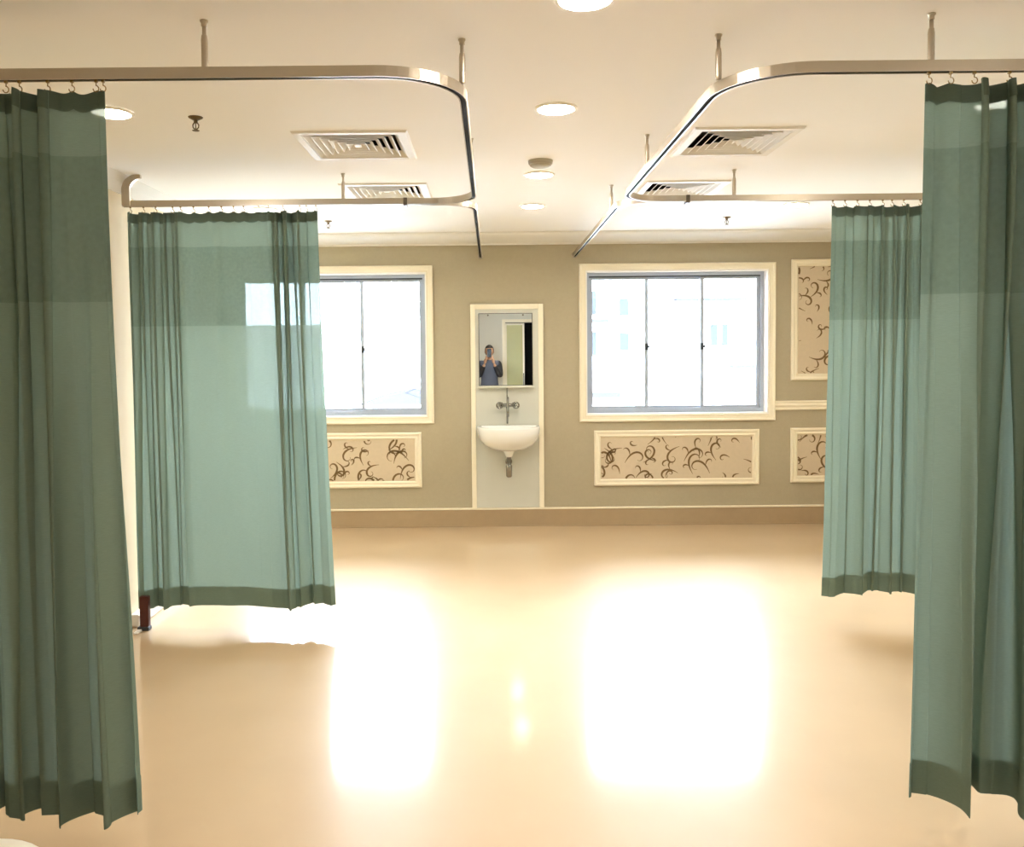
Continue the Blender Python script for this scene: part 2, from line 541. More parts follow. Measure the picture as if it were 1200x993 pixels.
def track(label, path_pts, rads, hangers, collar=None, flange=None, curl=None, branch=None):
    base = (path_pts[0][0], path_pts[0][1], ZR)
    t_ = thing('curtain_track', label, 'curtain track', base, 'curtain tracks under the ceiling')
    o = Vector(base)
    pth = [p - o for p in round_path([(a, b, ZR) for a, b in path_pts], rads)]
    SHADE_PROF = [(-.0105, -RH + .0045), (-.0105, -RH + .0065), (.0105, -RH + .0065), (.0105, -RH + .0045)]  # flat strip added in the slot to stand for its shade
    q_ = obj('rail', rail_mesh(pth), 'rail', t_)
    obj('slot_shade', rail_mesh(pth, SHADE_PROF), 'slot_dark', q_)
    if branch:
        pth = [p - o for p in round_path([(a, b, ZR) for a, b in branch], [0, .20, 0])]
        q_ = obj('branch_rail', rail_mesh(pth), 'rail', t_)
        obj('slot_shade', rail_mesh(pth, SHADE_PROF), 'slot_dark', q_)
    for x, y in hangers:
        hanger(x, y, t_)
    if collar:
        x, y = collar
        bm = B(x - .011 - o.x, x + .011 - o.x, y - .018 - o.y, y + .05 - o.y, -.026, .020, bev=.002)
        obj('joint_collar', bm, 'slot', t_)
    if flange:
        x, y, ax = flange
        bm = bmesh.new()
        if ax == 'Y':
            lathe(bm, [(0.026, 0), (0.026, -.006), (0.02, -.012), (0.02, -.02)], x - o.x, y - o.y, 0, 16, 'Y')
        obj('wall_flange', bm, 'rail', t_)
    if curl:
        x, y, s = curl
        mid, wid = [], []
        for k in range(6):
            mid.append((0, -.012 + k * .0184))
            wid.append(.023)
        for k in range(1, 11):
            a = k / 10 * PI / 2
            mid.append((s * .075 * (1 - math.cos(a)) * 1.15, .08 + .075 * math.sin(a)))
            wid.append(.023 * (1 - .55 * (k / 10) ** 2))
        rings = []
        for i, (u, h) in enumerate(mid):
            a, b = mid[max(i - 1, 0)], mid[min(i + 1, len(mid) - 1)]
            du, dh = b[0] - a[0], b[1] - a[1]
            l = math.hypot(du, dh)
            nx, nz = dh / l, -du / l
            ww = wid[i]
            rings.append([(x + u + nx * q * ww - o.x, y + yy - o.y, h + nz * q * ww) for q, yy in ((-1, -.012), (1, -.012), (1, .012), (-1, .012))])
        bm = bmesh.new()
        loft(bm, rings)
        obj('end_bracket', bm, 'rail', t_)
    return t_

LX, RX = -0.088, 0.765
YN, YC = 2.72, 5.00
track('silver aluminium track looping over the bay with the wide window lit curtain, curled end bracket',
      [(-2.46, YN), (LX, YN), (LX, YC), (PX + .02, YC)], [0, .27, .24, 0],
      [(-.89, YN), (LX, 2.90), (LX, 4.22), (-.85, YC)], (-.49, YC), (LX - .002, YB, 'Y'), (PX + .045, YC - .014, 1),
      [(-.47, YC + .034), (LX - .002, YC + .034), (LX - .002, YB - .001)])
track('silver aluminium track looping over the bay next to the tall scroll papered panel',
      [(XR, YN), (RX, YN), (RX, YC), (XR, YC)], [0, .27, .24, 0],
      [(1.39, YN), (RX, 2.88), (RX, 4.18), (1.42, YC), (RX + .002, 5.42)], (1.15, YC), (RX + .002, YB, 'Y'), None,
      [(1.13, YC + .034), (RX + .002, YC + .034), (RX + .002, YB - .001)])

# ------------------------------------------------------------------ curtains
def lerp(a, b, t_):
    return a + (b - a) * t_
def sstep(a, b, x):
    t_ = max(0, min(1, (x - a) / (b - a)))
    return t_ * t_ * (3 - 2 * t_)

hook_mesh = None
def make_hook_mesh():
    bm = bmesh.new()
    box(bm, -.004, .004, -.0045, .0045, -.006, .004)
    pts = [(0, 0, -.006), (0, 0, -.016)]
    for k in range(9):
        a = PI / 2 - k / 8 * PI * 1.5
        pts.append((.009 * math.cos(a) + 0, -.002, -.026 + .010 * math.sin(a)))
    tube(bm, pts, .0017, 6)
    me = bpy.data.meshes.new('hook')
    bm.to_mesh(me)
    bm.free()
    me.materials.append(M['hook'])
    return me

def curtain(label, x0, x1, yr, zones, hem_zones, seed, zbot=0.12, flare=(0, 0), n=900, sag=0.010, tilt=0.0):
    """Curtain hanging on a straight rail from x0 to x1.
    zones: (from x, to x, folds per metre, amplitude) near the rail; hem_zones the same for the lower edge."""
    global hook_mesh
    rnd = random.Random(seed)
    ztop = 2.437
    root = thing('cubicle_curtain', label, 'curtain', ((x0 + x1) / 2, yr, zbot), 'hospital cubicle curtains')
    W = x1 - x0
    ss = [i / (n - 1) for i in range(n)]
    def fold(zn, ph):
        y, xx = [], []
        phi = ph
        wob = [rnd.uniform(.6, 1.25) for _ in range(200)]
        for i, s in enumerate(ss):
            f = a = 0
            wsum = 1e-6
            X_ = x0 + W * s
            for (p, q, fr, am) in zn:
                w_ = sstep(p - .02, p + .02, X_) * (1 - sstep(q - .02, q + .02, X_))
                f += w_ * fr
                a += w_ * am
                wsum += w_
            f /= wsum
            a /= wsum
            phi += f * W / (n - 1) * 2 * PI * wob[int(phi / (2 * PI)) % 200]
            k = wob[(int(phi / (2 * PI) + .5) + 7) % 200]
            ed = sstep(0, .03, s) * (1 - sstep(.97, 1, s))
            y.append(a * (.35 + .65 * ed) * k * (math.sin(phi) + .22 * math.sin(2 * phi + 1.0)))
            xx.append(a * .42 * math.sin(2 * phi) * ed)
        return y, xx
    ty, tx = fold(zones, rnd.uniform(0, 6))
    by, bx_ = fold(hem_zones, rnd.uniform(0, 6))
    hooks = []
    s = .012
    while s < 1:
        hooks.append(s)
        s += rnd.uniform(.055, .085) / W
    hooks.append(.988)
    def zt(s):
        for a, b in zip(hooks, hooks[1:]):
            if a <= s <= b:
                return ztop - sag * math.sin(PI * (s - a) / (b - a)) * (b - a) * W / .07
        return ztop - .004
    zts = [zt(s) for s in ss]
    zbs = [zbot + .010 * math.sin(9 * s + seed) + .4 * (by[i]) * .25 + tilt * s for i, s in enumerate(ss)]
    cx, cy, cz = root.location
    def P(i, z, off=0.0):
        t_ = max(0.0, (ztop - z) / (ztop - zbot))
        w_ = sstep(.12, 1.0, t_) ** .8
        top = 1 - .45 * w_
        y = ty[i] * top * (1 - .25 * math.exp(-t_ * 30)) + by[i] * w_
        x = x0 + W * ss[i] + tx[i] * top + bx_[i] * w_ + lerp(flare[0], flare[1], ss[i]) * t_ ** 1.3
        y += .004 * math.sin(7 * t_ + ss[i] * 25 + seed)
        return Vector((x - cx, y + off, z - cz))
    def sheet(name, zf0, zf1, rows, m, off=0.0):
        bm = bmesh.new()
        rws = []
        for k in range(rows + 1):
            t_ = k / rows
            rws.append([bm.verts.new(P(i, lerp(zf0(i), zf1(i), t_), off)) for i in range(n)])
        for a, b in zip(rws, rws[1:]):
            for i in range(n - 1):
                bm.faces.new((a[i], a[i + 1], b[i + 1], b[i]))
        return obj(name, bm, m, root, True)
    zh = lambda i: zts[i] - .055
    zband = lambda i: 2.235
    zm = lambda i: 1.775
    zhem = lambda i: zbs[i] + .115
    sheet('fabric_band', lambda i: zts[i], zband, 8, 'cloth')
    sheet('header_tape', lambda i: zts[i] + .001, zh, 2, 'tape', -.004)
    sheet('net_panel', zband, zm, 14, 'net')
    sheet('fabric_panel', zm, lambda i: zbs[i], 46, 'cloth')
    sheet('hem', zhem, lambda i: zbs[i] - .0005, 5, 'cloth', .004)
    if hook_mesh is None:
        hook_mesh = make_hook_mesh()
    for s in hooks:
        i = min(n - 1, int(s * (n - 1)))
        o = bpy.data.objects.new('hook', hook_mesh)
        C.objects.link(o)
        o.parent = root
        p = P(i, ztop)
        o.location = (p.x, 0, 2.468 - cz)
    return root

curtain('sage green curtain with net top hanging behind the cream round stool',
        -1.95, -1.205, YN, [(-2.2, -1.37, 14, .052), (-1.37, -1.25, 4.0, .020), (-1.25, -1.1, 6.0, .024)],
        [(-2.2, -1.36, 7.0, .060), (-1.36, -1.1, 6.0, .050)], 3, .105, (-.02, .035))
curtain('wide sage green curtain whose net top lets a window shine through',
        -2.105, -1.000, YC, [(-2.2, -1.80, 15, .036), (-1.80, -1.55, 5.5, .014), (-1.55, -1.28, 4, .010), (-1.28, -1.07, 18, .036), (-1.07, -.9, 7, .018)],
        [(-2.2, -1.80, 7, .034), (-1.80, -1.28, 3, .014), (-1.28, -.9, 6, .030)], 11, .115, (0, .068))
curtain('sage green curtain hanging beside the tall scroll papered panel',
        1.985, 2.80, YC, [(1.8, 2.10, 9, .020), (2.10, 2.26, 12, .030), (2.26, 3, 16, .038)],
        [(1.8, 2.2, 6.0, .024), (2.2, 3, 7, .034)], 23, .155, (-.045, .02))
curtain('sage green curtain with a bright downlight glinting through its upper band',
        1.372, 2.20, YN, [(1.2, 1.43, 8, .030), (1.43, 1.52, 4.5, .040), (1.52, 3, 14, .052)],
        [(1.2, 1.50, 5.0, .045), (1.50, 3, 5.0, .080)], 31, .135, (-.018, .0))

# ------------------------------------------------------------------ wash place: splash panel, mirror, basin, tap
r = thing('splash_panel', 'tall off white splash panel behind the wash basin and mirror', 'wall panel', (.145, YB, .172))
def LP(bm, o=r.location):
    bmesh.ops.translate(bm, verts=bm.verts, vec=(-o[0], -o[1], -o[2]))
    return bm
obj('board', LP(B(-.175, .465, YB - .016, YB - .002, .176, 2.03)), 'splash', r)
for a, b_ in ((-.188, -.145), (.432, .478)):
    obj('edge_strip', LP(B(a, b_, YB - .026, YB - .016, .174, 2.047, bev=.004)), 'trim', r)
obj('top_strip', LP(B(-.145, .432, YB - .026, YB - .016, 2.0, 2.047, bev=.004)), 'trim', r)

r = thing('wall_mirror', 'upright rectangular mirror over the basin reflecting a person with a phone', 'mirror', (.133, YB - .016, 1.294))
bm = B(-.243, .243, -.007, 0, 0.01, .666)
obj('mirror_glass', bm, 'mirror', r)
bm = bmesh.new()
frame_xz(bm, -.247, .247, .006, .670, .006, [(0, 0), (0, -.009), (1, -.009), (1, 0)])
obj('edge_frame', bm, 'chrome', r)
obj('ledge', B(-.255, .255, -.055, 0, -.012, .006, bev=.003), 'splash', r)
for x in (-.16, .16):
    bm = bmesh.new()
    lathe(bm, [(.008, 0), (.008, -.006), (.004, -.009)], x, -.008, .652, 12, 'Y')
    obj('clip', bm, 'chrome', r)

# basin
BXc, BY = .152, YB - .017
r = thing('wash_basin', 'white ceramic wall hung wash basin below the mirror', 'wash basin', (BXc, BY, .72))
NB = 48
def plan(sx, sy, z, back):
    """D-shaped outline: flat towards the wall, rounded to the front."""
    pts = []
    for i in range(NB):
        a = 2 * PI * i / NB
        c, s_ = math.cos(a), math.sin(a)
        x = sx * math.copysign(abs(c) ** .86, c)
        if s_ >= 0:
            y = back * min(1.0, abs(s_) ** .45)
        else:
            y = -sy * abs(s_) ** .92
        pts.append((x, y - .10, z))
    return pts
rings = []
for sc, z in ((.18, -.006), (.42, .004), (.64, .026), (.82, .062), (.93, .108), (.98, .155), (.998, .19), (1.0, .208), (.992, .216), (.975, .219)):
    rings.append(plan(.284 * sc, .33 * sc, z, min(.10, .10 * sc + .0) if z > .05 else .10 * sc))
for sc, z in ((.90, .218), (.86, .205), (.78, .16), (.62, .11), (.40, .075), (.15, .06)):
    rings.append(plan(.284 * sc, .33 * sc, z, .10 * sc - .045 * sc))
bm = bmesh.new()
loft(bm, rings)
obj('bowl', bm, 'ceramic', r, True)
bm = bmesh.new()
lathe(bm, [(.030, -.06), (.034, -.05), (.040, -.03), (.055, 0), (.06, .008)], 0, -.13, 0, 24)
obj('drain_collar', bm, 'ceramic', r, True)
bm = bmesh.new()
lathe(bm, [(.020, -.245), (.027, -.235), (.029, -.15), (.029, -.14), (.020, -.132), (.019, -.06)], 0, -.13, 0, 20)
tp = obj('bottle_trap', bm, 'chrome', r, True)
bm = bmesh.new()
tube(bm, [(0, -.13, -.118), (0, -.05, -.118), (0, 0, -.118)], .014, 12)
lathe(bm, [(.032, 0), (.032, -.006), (.016, -.010)], 0, 0, -.118, 20, 'Y')
obj('outlet_pipe', bm, 'chrome', tp, True)

# tap
r = thing('wall_tap', 'chrome two handled mixer tap on the splash panel above the basin', 'tap', (.146, YB - .017, 1.125))
bm = bmesh.new()
tube(bm, [(-.075, -.07, 0), (-.05, -.07, 0), (-.03, -.07, 0), (.03, -.07, 0), (.05, -.07, 0), (.075, -.07, 0)], [.011, .014, .018, .018, .014, .011], 14)
obj('body', bm, 'chrome', r, True)
for s_ in (-1, 1):
    bm = bmesh.new()
    lathe(bm, [(.024, 0), (.024, -.006), (.011, -.012), (.011, -.07)], s_ * .06, 0, 0, 16, 'Y')
    obj('wall_inlet', bm, 'chrome', r, True)
    bm = bmesh.new()
    torus(bm, (s_ * .074, -.098, .0), .027, .0068)
    lathe(bm, [(.008, .03), (.010, 0), (.006, -.006)], s_ * .072, -.1, 0, 12, 'Y')
    for k in range(3):
        a = PI / 2 + k * 2 * PI / 3
        tube(bm, [(s_ * .072, -.099, 0), (s_ * .072 + .022 * math.cos(a), -.099, .022 * math.sin(a))], .0036, 6)
    obj('handle', bm, 'chrome', r, True)
bm = bmesh.new()
pts = [(0, -.07, 0), (0, -.07, .035)]
for k in range(9):
    a = PI - k / 8 * PI
    pts.append((0, -.07 - .035 - .035 * math.cos(a), .035 + .035 * math.sin(a)))
pts += [(0, -.14, -.05), (0, -.14, -.10)]
tube(bm, pts, [.0105] * (len(pts) - 2) + [.011, .012], 12)
obj('spout', bm, 'chrome', r, True)
bm = bmesh.new()
tube(bm, [(-.004, -.014, .0), (-.004, -.014, .155)], .006, 10)
obj('supply_pipe', bm, 'chrome', r, True)
bm = bmesh.new()
tube(bm, [(-.004, -.068, 0), (-.004, -.06, -.06), (-.004, -.05, -.17)], [.012, .009, .008], 10)
obj('lower_pipe', bm, 'chrome', r, True)

# ------------------------------------------------------------------ framed decorative panels with scroll paper
def ribbon(bm, pts, widths, y):
    rows = []
    for i, p in enumerate(pts):
        a, b = pts[max(i - 1, 0)], pts[min(i + 1, len(pts) - 1)]
        t_ = (Vector(b) - Vector(a))
        if t_.length < 1e-7:
            t_ = Vector((1, 0))
        t_.normalize()
        nx = Vector((-t_.y, t_.x)) * widths[i]
        rows.append((bm.verts.new((p[0] + nx.x, y, p[1] + nx.y)), bm.verts.new((p[0] - nx.x, y, p[1] - nx.y))))
    for a, b in zip(rows, rows[1:]):
        bm.faces.new((a[0], b[0], b[1], a[1]))

def deco_panel(label, x0, x1, z0, z1, seed):
    rnd = random.Random(seed)
    r_ = thing('decorative_wall_panel', label, 'wall panel', ((x0 + x1) / 2, YB, z0), 'scroll papered wall panels')
    ox, oz = (x0 + x1) / 2, z0
    W, H = x1 - x0, z1 - z0
    w = .062
    bm = bmesh.new()
    frame_xz(bm, -W / 2, W / 2, 0, H, w, [(0, 0), (0, -.014), (.12, -.024), (.30, -.026), (.42, -.016), (.62, -.015), (.80, -.020), (1.0, -.008), (1.0, 0)])
    obj('frame', bm, 'trim', r_)
    obj('paper_backing', B(-W / 2 + w * .9, W / 2 - w * .9, -.005, 0, w * .9, H - w * .9), 'panel_paper', r_)
    a0, a1, b0, b1 = -W / 2 + w + .004, W / 2 - w - .004, w + .004, H - w - .004
    bm = bmesh.new()
    def stroke(fn, wmax, N=26):
        pts, ws = [], []
        run = []
        for k in range(N + 1):
            t_ = k / N
            p = fn(t_)
            wd = wmax * (.18 + .82 * math.sin(PI * min(1, t_ * 1.05)) ** 1.3)
            if a0 < p[0] < a1 and b0 < p[1] < b1:
                run.append((p, wd))
            else:
                if len(run) > 2:
                    ribbon(bm, [q[0] for q in run], [q[1] for q in run], -.0062)
                run = []
        if len(run) > 2:
            ribbon(bm, [q[0] for q in run], [q[1] for q in run], -.0062)
    def curl(cx, cz, ln, ang, k1, k2, wmax, N=30):
        """A stroke that leaves nearly straight and winds up into a hook (curvature grows along it)."""
        pts = [(cx, cz)]
        for q in range(N):
            t_ = (q + .5) / N
            a = ang + k1 * t_ + k2 * t_ ** 2.6
            pts.append((pts[-1][0] + ln / N * math.cos(a), pts[-1][1] + ln / N * math.sin(a)))
        stroke(lambda t_: pts[min(N, int(round(t_ * N)))], wmax, N)
        return pts
    cell = .135
    nx, nz = int(W / cell) + 2, int(H / cell) + 2
    for i in range(-1, nx):
        for j in range(-1, nz):
            cx = a0 + (i + .3) * cell + rnd.uniform(-.025, .025) + (.065 if j % 2 else 0)
            cz = b0 + (j + .2) * cell + rnd.uniform(-.025, .025)
            hand = 1 if (i + j) % 2 else -1
            ang = rnd.uniform(-.6, PI + .6)
            big = rnd.random() < .58
            ln = rnd.uniform(.24, .33) if big else rnd.uniform(.10, .16)
            m_ = curl(cx, cz, ln, ang, hand * .6, hand * rnd.uniform(3.6, 6.0), .0092 if big else .0075)
            if big:
                curl(m_[8][0], m_[8][1], rnd.uniform(.08, .12), ang - hand * .5, -hand * .4, -hand * rnd.uniform(2.6, 4.4), .0072, 16)
    obj('scroll_print', bm, 'scroll', r_)
deco_panel('long low scroll papered panel in a cream frame partly hidden by the wide curtain', -2.30, -.65, .366, .878, 5)
deco_panel('long low scroll papered panel in a cream frame, fully in view under a window', .94, 2.46, .366, .878, 8)
deco_panel('tall scroll papered panel in a cream frame above the chair rail', 2.75, 3.32, 1.322, 2.43, 14)
deco_panel('small scroll papered panel in a cream frame below the chair rail', 2.75, 3.32, .38, .885, 17)

# ------------------------------------------------------------------ ceiling fittings
def vent(label, x0, x1, y0, y1):
    r_ = thing('ceiling_vent', label, 'air vent', ((x0 + x1) / 2, (y0 + y1) / 2, ZC), 'square ceiling vents')
    hx, hy = (x1 - x0) / 2, (y1 - y0) / 2
    def ring(name, k0, z0, k1, z1, th, m):
        """Tilted square louvre ring from half-size k0 at height z0 to k1 at z1."""
        bm = bmesh.new()
        loops = []
        for k, z in ((k0, z0), (k1, z1), (k1 - th, z1), (k0 - th, z0)):
            loops.append([bm.verts.new((sx * (hx - .275 + k), sy * (hy - .275 + k), z)) for sx, sy in ((-1, -1), (1, -1), (1, 1), (-1, 1))])
        for q in range(4):
            a, b = loops[q], loops[(q + 1) % 4]
            for i in range(4):
                j = (i + 1) % 4
                bm.faces.new((a[i], a[j], b[j], b[i]))
        return obj(name, bm, m, r_)
    ring('frame', .275, 0, .268, -.010, .036, 'vent')
    for q in range(6):
        k = .222 - q * .036
        ring('louver', k + .010, -.008, k - .020, .022, .004, 'vent')
    bm = bmesh.new()
    s_ = .275 - .222 + .036 * 6 - .010
    box(bm, -(hx - s_), hx - s_, -(hy - s_), hy - s_, -.004, .001)
    obj('centre_plate', bm, 'vent', r_)
    bm = bmesh.new()
    e = .03
    box(bm, -hx + e, hx - e, -hy + e, hy - e, .09, .10)
    obj('duct_back', bm, 'duct', r_)
    bm = bmesh.new()
    for (a, b, c, d) in ((-hx + e, -hx + e + .004, -hy + e, hy - e), (hx - e - .004, hx - e, -hy + e, hy - e),
                         (-hx + e, hx - e, -hy + e, -hy + e + .004), (-hx + e, hx - e, hy - e - .004, hy - e)):
        box(bm, a, b, c, d, .002, .09)
    obj('duct_collar', bm, 'duct', r_)
for lab, v in zip(('square white louvred vent in the bay of the wide curtain, farther from the windows',
                   'square white louvred vent behind the hanger rod of the wide curtain rail',
                   'square white louvred vent on the tall panel side, farther from the windows',
                   'square white louvred vent on the tall panel side, nearer the windows'), VENTS):
    vent(lab, *v)

def downlight(x, y, label):
    r_ = thing('downlight', label, 'ceiling light', (x, y, ZC), 'round ceiling downlights')
    bm = bmesh.new()
    lathe(bm, [(.078, 0), (.092, 0), (.093, -.004), (.088, -.009), (.078, -.010), (.076, -.006)], 0, 0, 0, 36)
    bm2 = bmesh.new()
    prof = [(.077, -.001), (.092, -.001), (.093, -.004), (.088, -.009), (.079, -.010), (.077, -.006), (.077, -.001)]
    n = 36
    loops = [[bm2.verts.new((q * math.cos(2 * PI * i / n), q * math.sin(2 * PI * i / n), h)) for i in range(n)] for q, h in prof[:-1]]
    for k in range(len(loops)):
        a, b = loops[k], loops[(k + 1) % len(loops)]
        for i in range(n):
            bm2.faces.new((a[i], a[(i + 1) % n], b[(i + 1) % n], b[i]))
    bm.free()
    obj('trim_ring', bm2, 'lamp_ring', r_)
    bm = bmesh.new()
    lathe(bm, [(.0765, -.001), (.0765, -.006), (.05, -.012), (.02, -.0145), (.001, -.015)][::-1], 0, 0, 0, 32)
    obj('diffuser', bm, 'lamp', r_, True)
aisle = 'added unseen downlight above the person with the phone'
downlight(.288, .12, aisle)  # unseen lamp, added to light the near part of the room
downlight(.288, 2.57, 'lit round aisle downlight between the rounded front corners of the two tracks')
downlight(.288, 3.71, 'lit round aisle downlight between the two square vents farther from the windows')
downlight(.292, 5.07, 'lit round aisle downlight next to the grey smoke detector')
downlight(.306, 6.14, 'lit round aisle downlight closest to the basin wall')
downlight(-1.62, 3.71, 'lit round downlight in the bay closed by the wide curtain, beside a brass sprinkler')
downlight(-1.62, 6.18, 'lit round downlight above the rail of the wide window lit curtain')
downlight(2.17, 3.71, 'lit round downlight shining through a curtain that hides it')
downlight(2.20, 6.18, 'lit round downlight by the window beside the tall scroll papered panel')
downlight(2.17, 1.25, 'added unseen downlight outside the track on the tall panel side')  # out of view, added to brighten the near right side

r = thing('smoke_detector', 'flat round grey smoke detector between two aisle downlights', 'smoke detector', (.28, 4.72, ZC))
bm = bmesh.new()
lathe(bm, [(.02, -.038), (.045, -.036), (.058, -.028), (.060, -.022)], 0, 0, 0, 32)
obj('sensor_cap', bm, 'detector', r, True)
bm = bmesh.new()
lathe(bm, [(.060, -.022), (.066, -.018), (.068, -.004), (.068, 0)], 0, 0, 0, 32)
obj('base', bm, 'detector', r, True)

def sprinkler(x, y, label):
    r_ = thing('sprinkler', label, 'sprinkler', (x, y, ZC), 'ceiling fire sprinklers')
    bm = bmesh.new()
    lathe(bm, [(.012, -.014), (.03, -.004), (.032, 0)], 0, 0, 0, 20)
    obj('flange', bm, 'brass', r_, True)
    bm = bmesh.new()
    lathe(bm, [(.008, -.026), (.009, -.012)], 0, 0, 0, 12)
    for s_ in (-1, 1):
        tube(bm, [(s_ * .006, 0, -.024), (s_ * .013, 0, -.034), (s_ * .012, 0, -.046), (0, 0, -.056)], .0028, 6)
    tube(bm, [(0, 0, -.024), (0, 0, -.054)], .0024, 6)
    obj('yoke', bm, 'brass', r_, True)
    bm = bmesh.new()
    lathe(bm, [(.015, -.060), (.016, -.058), (.005, -.054)], 0, 0, 0, 14)
    obj('deflector', bm, 'brass', r_)
sprinkler(-1.29, 3.80, 'small brass sprinkler head in the bay closed by the wide curtain')
sprinkler(-1.27, 6.75, 'small dark sprinkler head just beyond the edge of the wide curtain')
sprinkler(1.86, 6.75, 'small dark sprinkler head by the window beside the tall scroll papered panel')

# ------------------------------------------------------------------ round stool at the frame's lower left corner
r = thing('round_stool', 'low round stool with a cream seat before a curtain', 'stool', (-1.215, 1.84, 0))
bm = bmesh.new()
lathe(bm, [(.05, .37), (.18, .372), (.205, .385), (.21, .405), (.20, .425), (.15, .437), (.01, .44)], 0, 0, 0, 40)
obj('seat', bm, 'stool_top', r, True)
bm = bmesh.new()
lathe(bm, [(.022, .05), (.022, .37)], 0, 0, 0, 20)
obj('column', bm, 'chrome', r, True)
bm = bmesh.new()
lathe(bm, [(.17, 0), (.17, .012), (.10, .03), (.03, .055)], 0, 0, 0, 36)
obj('base', bm, 'chrome', r, True)

# ------------------------------------------------------------------ person with a phone, seen in the mirror
def skin_mesh(verts, edges, radii, root, levels=2):
    me = bpy.data.meshes.new('tmp')
    me.from_pydata([Vector(v) for v in verts], edges, [])
    o = bpy.data.objects.new('tmp', me)
    C.objects.link(o)
    sm = o.modifiers.new('s', 'SKIN')
    sm.use_smooth_shade = True
    for i, sv in enumerate(me.skin_vertices[0].data):
        rr_ = radii[i]
        sv.radius = rr_ if isinstance(rr_, tuple) else (rr_, rr_)
        sv.use_root = (i == root)
    o.modifiers.new('d', 'SUBSURF').levels = levels
    dg = bpy.context.evaluated_depsgraph_get()
    res = bpy.data.meshes.new_from_object(o.evaluated_get(dg))
    bpy.data.objects.remove(o)
    return res

def skin_obj(name, parts, m, parent, voxel=None):
    bm = bmesh.new()
    for p in parts:
        bm.from_mesh(p)
    for f in bm.faces:
        f.smooth = True
    me = bpy.data.meshes.new(name)
    bm.to_mesh(me)
    bm.free()
    if voxel:
        o = bpy.data.objects.new('tmp', me)
        C.objects.link(o)
        rm = o.modifiers.new('r', 'REMESH')
        rm.mode = 'VOXEL'
        rm.voxel_size = voxel
        rm.use_smooth_shade = True
        o.modifiers.new('sm', 'SMOOTH').iterations = 3
        dg = bpy.context.evaluated_depsgraph_get()
        me = bpy.data.meshes.new_from_object(o.evaluated_get(dg))
        bpy.data.objects.remove(o)
    me.name = name
    me.materials.clear()
    me.materials.append(M[m])
    o = bpy.data.objects.new(name, me)
    C.objects.link(o)
    o.parent = parent
    return o

PXo, PYo = -.035, -.36
r = thing('person', 'standing person in grey top holding a phone at face height', 'person', (PXo, PYo, 0))
def sph(c, rad, seg=24):
    bm = bmesh.new()
    bmesh.ops.create_uvsphere(bm, u_segments=seg, v_segments=seg // 2, radius=1)
    for v in bm.verts:
        v.co = Vector((c[0] + v.co.x * rad[0], c[1] + v.co.y * rad[1], c[2] + v.co.z * rad[2]))
    me = bpy.data.meshes.new('tmp')
    bm.to_mesh(me)
    bm.free()
    return me
SH, EL, WR = (.165, -.01, 1.40), (.205, .075, 1.155), (.085, .245, 1.405)
body_v = [(0, 0, .93), (0, 0, 1.08), (0, 0, 1.25), (0, 0, 1.37), (0, .01, 1.46), (0, .025, 1.53)]
body_e = [(0, 1), (1, 2), (2, 3), (3, 4), (4, 5)]
body_r = [(.155, .11), (.135, .10), (.15, .11), (.13, .09), .055, .05]
for s_ in (-1, 1):
    k = len(body_v)
    body_v += [(s_ * SH[0], SH[1], SH[2]), (s_ * EL[0], EL[1], EL[2]), (s_ * WR[0], WR[1], WR[2])]
    body_e += [(3, k), (k, k + 1), (k + 1, k + 2)]
    body_r += [.055, .042, .027]
for s_ in (-1, 1):
    k = len(body_v)
    body_v += [(s_ * .09, 0, .84), (s_ * .10, .01, .48), (s_ * .105, -.01, .09), (s_ * .11, .11, .035)]
    body_e += [(0, k), (k, k + 1), (k + 1, k + 2), (k + 2, k + 3)]
    body_r += [.085, .056, .04, .03]
parts = [skin_mesh(body_v, body_e, body_r, 0)]
HZ = 1.625
parts.append(sph((0, .03, HZ + .02), (.076, .094, .10)))
parts.append(sph((0, .055, HZ - .045), (.056, .062, .062)))
parts.append(sph((0, .128, HZ - .005), (.013, .018, .026), 12))
for s_ in (-1, 1):
    parts.append(sph((s_ * .078, .02, HZ), (.012, .02, .032), 12))
# hands: palm and five fingers closing round the phone's edges
for s_ in (-1, 1):
    wx, wy, wz = s_ * WR[0], WR[1], WR[2]
    palm = (s_ * .068, .285, 1.475)
    hv = [(wx, wy, wz), palm]
    he = [(0, 1)]
    hr = [.024, (.026, .02)]
    parts.append(skin_mesh([(wx, wy, wz), ((wx + palm[0]) / 2, (wy + palm[1]) / 2, (wz + palm[2]) / 2), palm, (s_ * .062, .30, 1.505)], [(0, 1), (1, 2), (2, 3)], [.025, .028, .032, .026], 0))
    for q, (dz, ln) in enumerate(((.045, .96), (.028, 1.05), (.010, 1.0), (-.006, .82))):
        bz = 1.49 + dz
        fv = [(s_ * .066, .295, bz - .012), (s_ * .068, .325, bz + .004 * ln), (s_ * .058, .345 * 1, bz + .008), (s_ * (.058 - .026 * ln), .350, bz + .010)]
        parts.append(skin_mesh(fv, [(0, 1), (1, 2), (2, 3)], [.0105, .0095, .0088, .0078], 0, 1))
    fv = [(s_ * .058, .285, 1.475), (s_ * .046, .30, 1.50), (s_ * .034, .312, 1.53), (s_ * .028, .316, 1.552)]
    parts.append(skin_mesh(fv, [(0, 1), (1, 2), (2, 3)], [.0125, .0115, .010, .0085], 0, 1))
skin_obj('body', parts, 'skin', r, .0058)
